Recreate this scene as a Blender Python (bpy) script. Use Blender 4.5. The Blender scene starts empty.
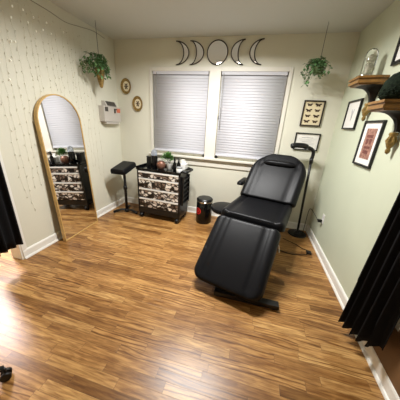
import bpy, bmesh, math, random
from mathutils import Vector, Matrix, Euler
random.seed(7)
PI = math.pi
SC = bpy.context.scene
COL = SC.collection
W, H = 3.07, 2.44

# ------------------------------------------------------------------ materials
def lin(c):
    return tuple((x/12.92 if x <= .04045 else ((x+.055)/1.055)**2.4) for x in c)
def rgb(r, g, b):
    return lin((r/255, g/255, b/255)) + (1,)
def mat(name, col, rough=.5, metal=0, spec=.5, noise=0, nscale=60, bump=0, bscale=200, coat=0, trans=0, emit=None, estr=0, ior=1.45):
    m = bpy.data.materials.new(name); m.use_nodes = True
    nt = m.node_tree; b = nt.nodes['Principled BSDF']
    b.inputs['Base Color'].default_value = col
    b.inputs['Roughness'].default_value = rough
    b.inputs['Metallic'].default_value = metal
    b.inputs['Specular IOR Level'].default_value = spec
    b.inputs['Coat Weight'].default_value = coat
    b.inputs['Transmission Weight'].default_value = trans
    b.inputs['IOR'].default_value = ior
    if emit:
        b.inputs['Emission Color'].default_value = emit
        b.inputs['Emission Strength'].default_value = estr
    tc = nt.nodes.new('ShaderNodeTexCoord')
    if noise:
        n = nt.nodes.new('ShaderNodeTexNoise'); n.inputs['Scale'].default_value = nscale; n.inputs['Detail'].default_value = 3
        r = nt.nodes.new('ShaderNodeValToRGB')
        a = tuple(c*(1-noise) for c in col[:3]) + (1,); z = tuple(min(1, c*(1+noise)) for c in col[:3]) + (1,)
        r.color_ramp.elements[0].position = .3; r.color_ramp.elements[1].position = .7
        r.color_ramp.elements[0].color = a; r.color_ramp.elements[1].color = z
        nt.links.new(tc.outputs['Object'], n.inputs['Vector']); nt.links.new(n.outputs['Fac'], r.inputs['Fac'])
        nt.links.new(r.outputs['Color'], b.inputs['Base Color'])
    if bump:
        n2 = nt.nodes.new('ShaderNodeTexNoise'); n2.inputs['Scale'].default_value = bscale
        bp = nt.nodes.new('ShaderNodeBump'); bp.inputs['Strength'].default_value = bump; bp.inputs['Distance'].default_value = .002
        nt.links.new(tc.outputs['Object'], n2.inputs['Vector']); nt.links.new(n2.outputs['Fac'], bp.inputs['Height'])
        nt.links.new(bp.outputs['Normal'], b.inputs['Normal'])
    return m

M = {}
M['wall'] = mat('cream_wall_paint', rgb(221,219,202), .55, noise=.02, nscale=3, bump=.12, bscale=120)
M['wall_green'] = mat('grey_green_wall_paint', rgb(206,211,187), .5, noise=.02, nscale=3, bump=.12, bscale=120)
M['ceiling'] = mat('ceiling_paint', rgb(208,210,204), .8, bump=.15, bscale=90)
M['trim'] = mat('white_trim_paint', rgb(240,238,230), .3)
M['trim_cream'] = mat('cream_white_trim_paint', rgb(222,218,206), .4)
M['blind'] = mat('grey_white_slat', rgb(203,203,209), .7)
M['glass_dark'] = mat('night_window_glass', rgb(30,32,36), .05)
M['black_vinyl'] = mat('black_vinyl', rgb(19,19,21), .36, bump=.2, bscale=420, spec=.16)
M['black_plastic'] = mat('black_plastic', rgb(18,18,19), .35)
M['black_gloss'] = mat('black_gloss', rgb(12,12,13), .12)
M['black_metal'] = mat('black_metal', rgb(16,16,17), .38, spec=.5)
M['black_cloth'] = mat('black_cloth', rgb(25,25,27), .85, bump=.4, bscale=500, spec=.15)
M['gold_wood'] = mat('gold_frame', rgb(206,170,108), .35, metal=.2, noise=.1, nscale=30)
M['mirror'] = mat('silvered_glass', (.88,.88,.88,1), .015, metal=1)
M['dark_bronze'] = mat('dark_wire', rgb(46,38,30), .45)
M['gold_leaf'] = mat('old_gold', rgb(142,116,64), .4, metal=.35, noise=.35, nscale=60)
M['brown_wood'] = mat('brown_shelf_edge', rgb(132,96,50), .4, noise=.25, nscale=25)
M['dark_brown'] = mat('dark_bracket', rgb(28,22,18), .5, spec=.2, noise=.25, nscale=30)
M['leaf'] = mat('leaf_green', rgb(96,134,84), .5, noise=.45, nscale=40)
M['leaf_bright'] = mat('leaf_bright_green', rgb(84,126,62), .5, noise=.4, nscale=50)
M['stem'] = mat('stem_green', rgb(70,84,44), .6)
M['moss'] = mat('dark_moss', rgb(24,32,22), .9, spec=.1, noise=.6, nscale=70)
M['white'] = mat('white_plastic', rgb(232,230,226), .35)
M['white_ceramic'] = mat('white_ceramic', rgb(236,234,228), .2)
M['grey_box'] = mat('light_grey_metal', rgb(190,184,176), .45)
M['grey_dark'] = mat('dark_grey', rgb(70,66,62), .5)
M['grey_mid'] = mat('mid_grey', rgb(150,150,150), .4)
M['red'] = mat('red_print', rgb(196,36,34), .45)
M['orange'] = mat('orange_print', rgb(206,112,84), .5)
M['copper'] = mat('copper_glaze', rgb(122,86,70), .35, metal=.3, noise=.15, nscale=40)
M['paper'] = mat('white_paper', rgb(236,233,226), .7)
M['cream_paper'] = mat('cream_paper', rgb(226,212,176), .7)
M['ink'] = mat('brown_ink', rgb(62,44,30), .7)
M['ink_grey'] = mat('grey_ink', rgb(186,185,184), .7)
M['red_print'] = mat('reddish_print', rgb(158,116,100), .7, noise=.45, nscale=45)
M['print_dark'] = mat('print_brown', rgb(112,66,58), .7, noise=.3, nscale=60)
M['silver'] = mat('silver', rgb(206,200,186), .2, metal=.9)
M['pale_gold'] = mat('pale_gold_figure', rgb(236,228,204), .25, metal=.2, noise=.3, nscale=50)
M['glass'] = mat('clear_glass', (1,1,1,1), .01, trans=1, ior=1.3)
M['clear_plastic'] = mat('clear_plastic', (.55,.60,.70,1), .08, trans=.8, ior=1.2)
M['brown_panel'] = mat('brown_panel', rgb(112,82,52), .45, noise=.12, nscale=8)
M['chrome'] = mat('chrome', rgb(190,190,190), .2, metal=1)
M['bulb'] = mat('clear_led_bulb', rgb(250,246,230), .15)
M['bulb_glint'] = mat('led_bulb_painted_glint', rgb(250,246,230), .2, emit=(1,.95,.82,1), estr=.25)  # weak emission stands in for room light caught by unlit bulbs
M['wire_clear'] = mat('pale_wire', rgb(226,220,200), .4)
M['wire_dark'] = mat('grey_cable', rgb(150,142,120), .5)
M['soil'] = mat('soil', rgb(40,30,22), .9)
M['lamp_glass'] = mat('lit_lamp_glass', rgb(255,250,240), .4, emit=(1,.93,.80,1), estr=1)
M['lamp_hall'] = mat('lit_hall_lamp_glass', rgb(255,250,240), .4, emit=(1,.86,.82,1), estr=1)

def floor_mat():
    m = bpy.data.materials.new('oak_strip_floor'); m.use_nodes = True
    nt = m.node_tree; N = nt.nodes; L = nt.links; b = N['Principled BSDF']
    def math_(op, a, bb=None, c=None):
        n = N.new('ShaderNodeMath'); n.operation = op
        for i, v in enumerate((a, bb, c)):
            if v is None: continue
            if isinstance(v, (int, float)): n.inputs[i].default_value = v
            else: L.new(v, n.inputs[i])
        return n.outputs[0]
    def comb(x, y, z=0):
        n = N.new('ShaderNodeCombineXYZ')
        for i, v in enumerate((x, y, z)):
            if isinstance(v, (int, float)): n.inputs[i].default_value = v
            else: L.new(v, n.inputs[i])
        return n.outputs[0]
    def white(v):
        n = N.new('ShaderNodeTexWhiteNoise'); n.noise_dimensions = '3D'; L.new(v, n.inputs['Vector']); return n
    def ramp(fac, *st):
        n = N.new('ShaderNodeValToRGB'); e = n.color_ramp.elements
        while len(e) < len(st): e.new(.5)
        for i, (p, c) in enumerate(st): e[i].position = p; e[i].color = c
        L.new(fac, n.inputs['Fac']); return n.outputs['Color']
    tc = N.new('ShaderNodeTexCoord'); s = N.new('ShaderNodeSeparateXYZ'); L.new(tc.outputs['Object'], s.inputs[0])
    X, Y = s.outputs[0], s.outputs[1]
    row = math_('FLOOR', math_('DIVIDE', Y, .058))
    w1 = white(comb(row, 3.3))
    xo = math_('ADD', X, math_('MULTIPLY', w1.outputs['Value'], 7.0))
    ln = math_('ADD', .30, math_('MULTIPLY', white(comb(row, 9.1)).outputs['Value'], .42))
    q = math_('DIVIDE', xo, ln)
    pid = math_('FLOOR', q)
    rnd = white(comb(row, pid, 1.7))
    r = rnd.outputs['Value']
    r2 = white(comb(row, pid, 5.9)).outputs['Value']
    base = ramp(r, (0, rgb(138,98,52)), (.08, rgb(160,116,65)), (.4, rgb(188,142,84)), (.8, rgb(200,155,95)), (1, rgb(212,170,108)))
    # fine straight grain and broad cathedral grain, both running with the board
    fine = N.new('ShaderNodeTexNoise'); fine.inputs['Scale'].default_value = 1; fine.inputs['Detail'].default_value = 4; fine.inputs['Roughness'].default_value = .65
    L.new(comb(math_('ADD', math_('MULTIPLY', X, 6), math_('MULTIPLY', r2, 91)), math_('MULTIPLY', Y, 75), r), fine.inputs['Vector'])
    wv = N.new('ShaderNodeTexWave'); wv.wave_type = 'BANDS'; wv.bands_direction = 'Y'
    wv.inputs['Scale'].default_value = 1; wv.inputs['Distortion'].default_value = 13; wv.inputs['Detail'].default_value = 2.5
    wv.inputs['Detail Scale'].default_value = .7
    L.new(comb(math_('ADD', math_('MULTIPLY', X, 2.4), math_('MULTIPLY', r2, 37)), math_('ADD', math_('MULTIPLY', Y, 11), math_('MULTIPLY', r, 53)), r2), wv.inputs['Vector'])
    blotch = N.new('ShaderNodeTexNoise'); blotch.inputs['Scale'].default_value = 2.2; blotch.inputs['Detail'].default_value = 3
    L.new(tc.outputs['Object'], blotch.inputs['Vector'])
    def mul(c, fac, col2, f):
        n = N.new('ShaderNodeMix'); n.data_type = 'RGBA'; n.blend_type = 'MULTIPLY'
        n.inputs['Factor'].default_value = f
        L.new(c, n.inputs[6]); L.new(col2, n.inputs[7]); return n.outputs[2]
    c = mul(base, 1, ramp(fine.outputs['Fac'], (.3, rgb(170,148,122)), (.58, (1,1,1,1))), .85)
    wr = ramp(wv.outputs['Fac'], (0, rgb(128,96,62)), (.16, rgb(226,214,200)), (.4, (1,1,1,1)))
    n = N.new('ShaderNodeMix'); n.data_type = 'RGBA'; n.blend_type = 'MULTIPLY'     # cathedral grain strong on some boards, faint on most
    L.new(math_('MULTIPLY_ADD', math_('GREATER_THAN', r2, .72), .55, .22), n.inputs['Factor']); L.new(c, n.inputs[6]); L.new(wr, n.inputs[7]); c = n.outputs[2]
    mid = N.new('ShaderNodeTexNoise'); mid.inputs['Scale'].default_value = 1; mid.inputs['Detail'].default_value = 5; mid.inputs['Distortion'].default_value = 1.2
    L.new(comb(math_('ADD', math_('MULTIPLY', X, 5), math_('MULTIPLY', r2, 71)), math_('MULTIPLY', Y, 30), r), mid.inputs['Vector'])
    c = mul(c, 1, ramp(mid.outputs['Fac'], (.34, rgb(178,152,122)), (.58, (1,1,1,1))), .62)
    c = mul(c, 1, ramp(blotch.outputs['Fac'], (.35, rgb(205,194,182)), (.6, (1,1,1,1))), .55)
    fy = math_('FRACT', math_('DIVIDE', Y, .058)); fx = math_('MULTIPLY', math_('FRACT', q), ln)
    gap = math_('MAXIMUM', math_('LESS_THAN', fy, .03), math_('LESS_THAN', fx, .002))
    n = N.new('ShaderNodeMix'); n.data_type = 'RGBA'; L.new(math_('MULTIPLY', gap, .6), n.inputs['Factor'])
    L.new(c, n.inputs[6]); n.inputs[7].default_value = rgb(70,44,22)
    L.new(n.outputs[2], b.inputs['Base Color'])
    L.new(math_('ADD', .27, math_('MULTIPLY', blotch.outputs['Fac'], .1)), b.inputs['Roughness'])
    b.inputs['Specular IOR Level'].default_value = .4
    bp = N.new('ShaderNodeBump'); bp.inputs['Strength'].default_value = .25; bp.inputs['Distance'].default_value = .001
    L.new(math_('SUBTRACT', fine.outputs['Fac'], math_('MULTIPLY', gap, 1.5)), bp.inputs['Height']); L.new(bp.outputs['Normal'], b.inputs['Normal'])
    return m
M['floor'] = floor_mat()

def drawer_mat():
    m = bpy.data.materials.new('mottled_drawer_front'); m.use_nodes = True
    nt = m.node_tree; N = nt.nodes; L = nt.links; b = N['Principled BSDF']
    tc = N.new('ShaderNodeTexCoord')
    n0 = N.new('ShaderNodeTexNoise'); n0.inputs['Scale'].default_value = 9; n0.inputs['Detail'].default_value = 2
    L.new(tc.outputs['Object'], n0.inputs['Vector'])
    mx = N.new('ShaderNodeMix'); mx.data_type = 'RGBA'; mx.inputs['Factor'].default_value = .10
    L.new(tc.outputs['Object'], mx.inputs[6]); L.new(n0.outputs['Color'], mx.inputs[7])
    mp = N.new('ShaderNodeMapping'); mp.inputs['Scale'].default_value = (.75, 1, 1.1); mp.inputs['Rotation'].default_value = (0, .5, 0); L.new(mx.outputs[2], mp.inputs['Vector'])
    v = N.new('ShaderNodeTexVoronoi'); v.inputs['Scale'].default_value = 22; L.new(mp.outputs[0], v.inputs['Vector'])
    ve = N.new('ShaderNodeTexVoronoi'); ve.feature = 'DISTANCE_TO_EDGE'; ve.inputs['Scale'].default_value = 22; L.new(mp.outputs[0], ve.inputs['Vector'])
    sp = N.new('ShaderNodeSeparateColor'); L.new(v.outputs['Color'], sp.inputs[0])
    r = N.new('ShaderNodeValToRGB'); e = r.color_ramp.elements; r.color_ramp.interpolation = 'CONSTANT'
    for i, (p, c) in enumerate([(0, rgb(238,232,222)), (.34, rgb(206,194,182)), (.56, rgb(132,112,98)), (.72, rgb(72,58,50)), (.86, rgb(28,24,22))]):
        if i > 1: e.new(p)
        e[i].position = p; e[i].color = c
    L.new(sp.outputs[0], r.inputs['Fac'])
    re = N.new('ShaderNodeValToRGB'); re.color_ramp.elements[0].position = .05; re.color_ramp.elements[1].position = .16
    re.color_ramp.elements[0].color = rgb(34,28,26); re.color_ramp.elements[1].color = (1,1,1,1); L.new(ve.outputs['Distance'], re.inputs['Fac'])
    ml = N.new('ShaderNodeMix'); ml.data_type = 'RGBA'; ml.blend_type = 'MULTIPLY'; ml.inputs['Factor'].default_value = 1
    L.new(r.outputs['Color'], ml.inputs[6]); L.new(re.outputs['Color'], ml.inputs[7]); L.new(ml.outputs[2], b.inputs['Base Color'])
    b.inputs['Roughness'].default_value = .3
    return m
M['drawer'] = drawer_mat()

# ------------------------------------------------------------------ mesh helpers
def bm_box(bm, x0, x1, y0, y1, z0, z1, bev=0, mtx=None, mi=0):
    vs = [bm.verts.new((x, y, z)) for z in (z0, z1) for y in (y0, y1) for x in (x0, x1)]
    fs = [bm.faces.new([vs[i] for i in f]) for f in ((0,2,3,1),(4,5,7,6),(0,1,5,4),(1,3,7,5),(3,2,6,7),(2,0,4,6))]
    for f in fs: f.material_index = mi
    if mtx is not None:
        for v in vs: v.co = mtx @ v.co
    if bev:
        es = list({e for f in fs for e in f.edges})
        r = bmesh.ops.bevel(bm, geom=es, offset=bev, segments=2, affect='EDGES', profile=.6)
        for f in r['faces']: f.material_index = mi
def bm_tube(bm, pts, r, seg=8, closed=False, caps=True, mi=0):
    pts = [Vector(p) for p in pts]; n = len(pts)
    rad = r if isinstance(r, (list, tuple)) else [r]*n
    rings = []; prev = None
    for i, p in enumerate(pts):
        if closed: t = pts[(i+1) % n] - pts[i-1]
        else: t = pts[min(i+1, n-1)] - pts[max(i-1, 0)]
        if t.length < 1e-9: t = Vector((0,0,1))
        t.normalize()
        if prev is None:
            a = Vector((0,0,1)) if abs(t.z) < .9 else Vector((1,0,0))
            u = t.cross(a).normalized()
        else:
            u = (prev - t*prev.dot(t)).normalized()
        prev = u; v = t.cross(u)
        rings.append([bm.verts.new(p + (u*math.cos(2*PI*k/seg) + v*math.sin(2*PI*k/seg))*rad[i]) for k in range(seg)])
    m = n if closed else n-1
    for i in range(m):
        a, b = rings[i], rings[(i+1) % n]
        for k in range(seg):
            f = bm.faces.new((a[k], a[(k+1) % seg], b[(k+1) % seg], b[k])); f.smooth = True; f.material_index = mi
    if caps and not closed:
        for q in (rings[0][::-1], rings[-1]):
            f = bm.faces.new(q); f.material_index = mi
def bm_lathe(bm, prof, seg=24, c=(0,0,0), mtx=None, mi=0, smooth=True, caps=True):
    rings = []
    for r, z in prof:
        if r < 1e-6: rings.append([bm.verts.new((c[0], c[1], c[2]+z))])
        else: rings.append([bm.verts.new((c[0]+r*math.cos(2*PI*k/seg), c[1]+r*math.sin(2*PI*k/seg), c[2]+z)) for k in range(seg)])
    if mtx is not None:
        for q in rings:
            for v in q: v.co = mtx @ v.co
    for a, b in zip(rings, rings[1:]):
        for k in range(seg):
            k2 = (k+1) % seg
            if len(a) == 1 and len(b) == 1: continue
            if len(a) == 1: f = bm.faces.new((a[0], b[k2], b[k]))
            elif len(b) == 1: f = bm.faces.new((a[k], a[k2], b[0]))
            else: f = bm.faces.new((a[k], a[k2], b[k2], b[k]))
            f.smooth = smooth; f.material_index = mi
    for q, rev in ((rings[0], True), (rings[-1], False)):
        if len(q) > 1 and caps:
            f = bm.faces.new(q[::-1] if rev else q); f.material_index = mi
def bm_prism(bm, poly, d0, d1, fn, mi=0, smooth=False):
    """poly: list of (a,b); fn(a,b,d) -> point; extruded from d0 to d1"""
    A = [bm.verts.new(fn(a, b, d0)) for a, b in poly]; B = [bm.verts.new(fn(a, b, d1)) for a, b in poly]
    n = len(poly); fs = [bm.faces.new(A[::-1]), bm.faces.new(B)]
    for i in range(n):
        f = bm.faces.new((A[i], A[(i+1) % n], B[(i+1) % n], B[i])); f.smooth = smooth; fs.append(f)
    for f in fs: f.material_index = mi
def obj(name, bm, m, parent=None, loc=None, rot=None, recalc=True):
    if recalc: bmesh.ops.recalc_face_normals(bm, faces=bm.faces)
    me = bpy.data.meshes.new(name); bm.to_mesh(me); bm.free()
    for x in (m if isinstance(m, (list, tuple)) else [m]): me.materials.append(x)
    o = bpy.data.objects.new(name, me); COL.objects.link(o)
    if parent: o.parent = parent
    if loc: o.location = loc
    if rot: o.rotation_euler = rot
    return o
def smooth(o, ang=40):
    me = o.data
    for p in me.polygons: p.use_smooth = True
    try: me.set_sharp_from_angle(angle=math.radians(ang))
    except Exception: pass
    return o
def tag(o, label, cat, group=None):
    o['label'] = label; o['category'] = cat
    if group: o['group'] = group
    return o
def thing(name, label, cat, loc=(0,0,0), rot=(0,0,0), group=None):
    o = bpy.data.objects.new(name, None); COL.objects.link(o); o.empty_display_size = .1
    o.location = loc; o.rotation_euler = rot
    return tag(o, label, cat, group)
def part(name, m, parent, *boxes, bev=0):
    bm = bmesh.new()
    for b in boxes: bm_box(bm, *b, bev=bev)
    return obj(name, bm, m, parent)
def struct(name, m, *boxes, parent=None, bev=0):
    o = part(name, m, parent, *boxes, bev=bev)
    if parent is None: o['kind'] = 'structure'
    return o
def tube(name, m, parent, pts, r, seg=8, closed=False):
    bm = bmesh.new(); bm_tube(bm, pts, r, seg, closed); return obj(name, bm, m, parent)
def lathe(name, m, parent, prof, seg=24, c=(0,0,0), mtx=None, caps=True):
    bm = bmesh.new(); bm_lathe(bm, prof, seg, c, mtx, caps=caps); return smooth(obj(name, bm, m, parent))
def spline(pts, n=8):
    P = [Vector(p) for p in pts]; out = []
    for i in range(len(P)-1):
        a, b, c, d = P[max(i-1,0)], P[i], P[i+1], P[min(i+2,len(P)-1)]
        for k in range(n):
            t = k/n
            out.append(.5*((2*b) + (c-a)*t + (2*a-5*b+4*c-d)*t*t + (3*b-a-3*c+d)*t**3))
    out.append(P[-1]); return out

# ------------------------------------------------------------------ room shell
YF = -3.95            # wall behind the camera
DY0, DY1 = -1.79, -2.75   # doorway in the left wall
struct('floor', M['floor'], (-2.2, W+.15, YF-.1, .15, -.08, 0))
struct('ceiling', M['ceiling'], (-2.2, W+.15, YF-.1, .15, H, H+.06))
# window openings
WZ0, WZ1 = .93, 2.06
WA, WB = (.588, 1.42), (1.575, 2.412)
struct('wall_back', M['wall'], (-2.2, WA[0], 0, .12, 0, H), (WA[1], WB[0], 0, .12, WZ0, WZ1), (WB[1], W+.15, 0, .12, 0, H),
       (WA[0], WB[1], 0, .12, 0, WZ0), (WA[0], WB[1], 0, .12, WZ1, H))
struct('wall_left', M['wall'], (-.12, 0, DY0, 0, 0, H), (-.12, 0, YF, DY1, 0, H), (-.12, 0, DY1, DY0, 2.05, H))
struct('wall_right', M['wall_green'], (W, W+.12, YF, 0, 0, H))
struct('wall_front', M['wall'], (-2.2, W+.15, YF-.1, YF, 0, H))
struct('wall_hall', M['wall'], (-2.2, -2.08, YF, 0, 0, H))
def base_prof(bm, p0, p1, nx, ny):
    # baseboard with a bevelled top and a quarter-round shoe, from p0 to p1, standing out along (nx,ny)
    prof = [(0,0),(.026,0),(.026,.008),(.021,.018),(.014,.022),(.014,.082),(.010,.094),(.004,.100),(0,.100)]
    a = Vector((p0[0], p0[1], 0)); b = Vector((p1[0], p1[1], 0)); n = Vector((nx, ny, 0))
    A = [bm.verts.new(a + n*u + Vector((0,0,z))) for u, z in prof]; B = [bm.verts.new(b + n*u + Vector((0,0,z))) for u, z in prof]
    bm.faces.new(A); bm.faces.new(B[::-1])
    for i in range(len(prof)):
        j = (i+1) % len(prof); bm.faces.new((A[i], B[i], B[j], A[j]))
def baseboard(name, *segs):
    bm = bmesh.new()
    for s in segs: base_prof(bm, *s)
    o = obj(name, bm, M['trim']); o['kind'] = 'structure'
baseboard('baseboard_left', ((0,0),(0,DY0),1,0))
baseboard('baseboard_back', ((.026,0),(W-.026,0),0,-1))
baseboard('baseboard_right', ((W,0),(W,YF),-1,0))
# end of the left wall at the doorway
struct('trim_1', M['trim'], (-.13, .004, DY0-.015, DY0, 0, 2.05), (-.13, .012, DY0-.001, DY0+.045, .1, 2.05))
# wooden panelling on the right wall past the curtain
struct('trim_2', M['brown_panel'], (W-.008, W, YF, -1.74, .1, 1.25), (W-.02, W, YF, -1.74, 1.25, 1.29))

# windows: sash, rails and dark glass in each opening; one casing with stool and apron around both
for i, (a, b) in enumerate((WA, WB)):
    w = struct('window_%d' % (i+1), M['trim_cream'], (a, a+.04, .03, .08, WZ0, WZ1), (b-.04, b, .03, .08, WZ0, WZ1), (a, b, .03, .08, WZ0, WZ0+.05),
               (a, b, .03, .08, WZ1-.05, WZ1), (a, b, .03, .08, 1.47, 1.52))
    part('pane', M['glass_dark'], w, (a+.04, b-.04, .05, .058, WZ0+.05, 1.47), (a+.04, b-.04, .05, .058, 1.52, WZ1-.05))
struct('trim_3', M['trim_cream'], (.548, .588, -.018, 0, .93, 2.11), (1.42, 1.575, -.018, 0, .93, 2.11), (2.412, 2.455, -.018, 0, .93, 2.11),
       (.588, 1.42, -.018, 0, 2.06, 2.11), (1.575, 2.412, -.018, 0, 2.06, 2.11),
       (.52, 2.50, -.055, 0, .905, .93), (.555, 2.455, -.016, 0, .80, .905), bev=.003)
# blinds
def blind(a, b, label, wand, bottom, cord):
    t = thing('window_blind', label, 'blind', ((a+b)/2, -.006, 2.06), group='slatted window blinds')
    w = (b-a)/2 - .013
    part('headrail', M['blind'], t, (-w, w, -.006, .03, -.04, 0), bev=.003)
    bm = bmesh.new(); n = 29; z0 = -.05; pitch = (2.06-bottom-.06)/n; tilt = math.radians(88)
    for k in range(n):
        z = z0 - pitch*(k+.5)
        rows = []
        for j in range(5):
            u = (j/4-.5)*.040; bow = .0004*(1-(2*j/4-1)**2)
            y = .011 + u*math.cos(tilt) - bow*math.sin(tilt); zz = z + u*math.sin(tilt) + bow*math.cos(tilt)
            rows.append((bm.verts.new((-w, y, zz)), bm.verts.new((w, y, zz))))
        for p, q in zip(rows, rows[1:]):
            f = bm.faces.new((p[0], p[1], q[1], q[0])); f.smooth = True
    sl = obj('slats', bm, M['blind'], t)
    sol = sl.modifiers.new('thick', 'SOLIDIFY'); sol.thickness = .0012
    part('bottom_rail', M['blind'], t, (-w, w, -.006, .026, bottom-2.06-.012, bottom-2.06+.014), bev=.004)
    tube('wand', M['grey_mid'], t, [(wand-(a+b)/2, -.022, -.02), (wand-(a+b)/2, -.022, -cord)], .0035)
    return t
blind(WA[0], WA[1], 'pale grey slatted blind on the left window above the drawer trolley', .665, .985, .62)
blind(WB[0], WB[1], 'pale grey slatted blind on the right window behind the reclining chair', 1.615, .985, .72)

# ------------------------------------------------------------------ camera
f_px, yaw, pitch, roll = 206.268, .2324, -.3557, .0618
cy, sy = math.cos(yaw), math.sin(yaw)
f0 = Vector((-sy, cy, 0)); r0 = Vector((cy, sy, 0)); u0 = Vector((0,0,1))
fw = f0*math.cos(pitch) + u0*math.sin(pitch); up = -f0*math.sin(pitch) + u0*math.cos(pitch)
rr = r0*math.cos(roll) + up*math.sin(roll); uu = -r0*math.sin(roll) + up*math.cos(roll)
cam = bpy.data.cameras.new('camera'); co = bpy.data.objects.new('camera', cam); COL.objects.link(co)
co.matrix_world = Matrix(((rr.x, uu.x, -fw.x, 2.1223), (rr.y, uu.y, -fw.y, -3.0755), (rr.z, uu.z, -fw.z, 1.4102), (0,0,0,1)))
cam.sensor_width = 36; cam.lens = f_px/400*36; cam.clip_start = .01
SC.camera = co

# ------------------------------------------------------------------ lights of the place
t = thing('ceiling_light', 'bar ceiling light with three lit glass shades above the room centre', 'ceiling light', (1.67, -1.15, H))
part('base_plate', M['white'], t, (-.42, .42, -.05, .05, -.008, 0), bev=.002)
for x in (-.30, 0, .28):
    lathe('lamp_holder', M['chrome'], t, [(.05,-.008),(.06,-.010),(.10,-.012)], 20, (x,0,0))
    lathe('lamp_shade', M['lamp_glass'], t, [(.098,-.012),(.096,-.020),(.07,-.027),(0,-.030)], 24, (x,0,0))
t = thing('hall_ceiling_light', 'round lit ceiling light in the hall beyond the doorway', 'ceiling light', (-1.72, -1.15, H))
lathe('base_plate', M['white'], t, [(.30,0),(.30,-.03),(.285,-.035)], 24)
lathe('lamp_shade', M['lamp_hall'], t, [(.285,-.036),(.28,-.07),(.20,-.1),(0,-.11)], 24)
def area(name, loc, size, power, col, rot=(0,0,0), shape='DISK'):
    l = bpy.data.lights.new(name, 'AREA'); l.energy = power; l.spread = math.radians(164); l.color = col; l.size = size; l.shape = shape
    o = bpy.data.objects.new(name, l); COL.objects.link(o); o.location = loc; o.rotation_euler = rot
    return o
for x in (-.30, 0, .28):
    area('lamp_light', (1.67+x, -1.15, H-.034), .18, 25, (1,.99,.97))
area('hall_lamp_light', (-1.72, -1.15, H-.115), .55, 150, (1,.90,.94))

# ------------------------------------------------------------------ mirror leaning on the left wall
mw, mh, md = .56, 1.61, .04
ang = math.atan2(.075, mh)
mir = thing('arched_floor_mirror', 'tall arched floor mirror with thin gold frame leaning on the left wall', 'mirror', (.115, -1.115, 0), (0, 0, math.radians(90)))
def arch(hw, z0, zt, n=20):
    zc = zt - hw; pts = [(-hw, z0), (hw, z0)]
    for k in range(n+1):
        a = PI*k/n; pts.append((hw*math.cos(a), zc + hw*math.sin(a)))
    return pts
tl = Matrix.Rotation(-ang, 4, 'X')     # lean: local +y points to the wall
bm = bmesh.new(); o_, i_ = arch(mw/2, .0, mh), arch(mw/2-.012, .012, mh-.012)
lo = [[tl @ Vector((x, y, z)) for x, z in p] for p, y in ((o_, 0), (o_, md), (i_, md), (i_, 0))]
rg = [[bm.verts.new(v) for v in q] for q in lo]; n = len(o_)
for a, b in ((0,1),(1,2),(2,3),(3,0)):
    for k in range(n): bm.faces.new((rg[a][k], rg[a][(k+1) % n], rg[b][(k+1) % n], rg[b][k]))
obj('mirror_frame', bm, M['gold_wood'], mir)
bm = bmesh.new(); bm_prism(bm, i_, .006, .012, lambda a, b, d: tl @ Vector((a, d, b))); obj('mirror_glass', bm, M['mirror'], mir)
bm = bmesh.new(); bm_prism(bm, i_, .0125, .030, lambda a, b, d: tl @ Vector((a, d, b))); obj('mirror_backing', bm, M['dark_brown'], mir)
mir.rotation_euler = (0, 0, math.radians(91.5))

# ------------------------------------------------------------------ drawer trolley
CT = thing('drawer_trolley', 'black salon trolley with four mottled drawers under the left window', 'trolley', (.892, -.315, 0), (0, 0, math.radians(-3)))
cw, cd, cz = .338, .165, .775
part('body', M['black_plastic'], CT, (-cw, cw, -cd, cd, .085, .172), (-cw, -cw+.025, -cd, cd, .135, .745), (cw-.025, cw, -cd, cd, .135, .745), (-cw+.025, cw-.025, cd-.015, cd, .135, .745), bev=.003)
part('top_tray', M['black_gloss'], CT, (-cw-.01, cw+.01, -cd-.01, cd+.01, .745, .758), (-cw-.01, -cw, -cd-.01, cd+.01, .758, .79), (cw, cw+.01, -cd-.01, cd+.01, .758, .79),
     (-cw, cw, cd, cd+.01, .758, .79), (-cw, cw, -cd-.01, -cd, .758, .768), bev=.002)
for z0, z1 in ((.634,.728), (.482,.628), (.332,.476), (.182,.326)):
    d = part('drawer', M['drawer'], CT, (-cw+.03, cw-.03, -cd-.006, cd-.03, z0, z1-.026), bev=.004)
    lb = part('drawer_rim', M['white_ceramic'], d, (-cw+.028, cw-.028, -cd-.012, -cd+.02, z1-.024, z1-.002), bev=.003); lb['label'] = 'white strip above the mottled front'
tube('push_handle', M['black_plastic'], CT, spline([(cw+.008, -.13, .775), (cw+.06, -.12, .775), (cw+.075, -.07, .775), (cw+.075, .07, .775), (cw+.06, .12, .775), (cw+.008, .13, .775)], 5), .017)
bm = bmesh.new()
for k in range(6): bm_box(bm, cw+.002, cw+.032, -.12, .12, .30+k*.07, .306+k*.07)
for y in (-.12, .112): bm_box(bm, cw+.002, cw+.034, y, y+.008, .28, .70)
obj('side_rack', bm, M['black_plastic'], CT)
for x, y in ((-.295,-.135),(.295,-.135),(-.295,.135),(.295,.135)):
    bm = bmesh.new(); bm_tube(bm, [(x,y,.087),(x,y,.07)], .014); bm_box(bm, x-.03, x+.03, y-.024, y+.024, .045, .078, bev=.006)
    cs = obj('caster', bm, M['black_plastic'], CT)
    bm = bmesh.new(); bm_tube(bm, [(x-.024, y-.014, .034), (x+.024, y-.014, .034)], .034, 18); obj('caster_wheel', bm, M['black_plastic'], cs)
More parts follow.
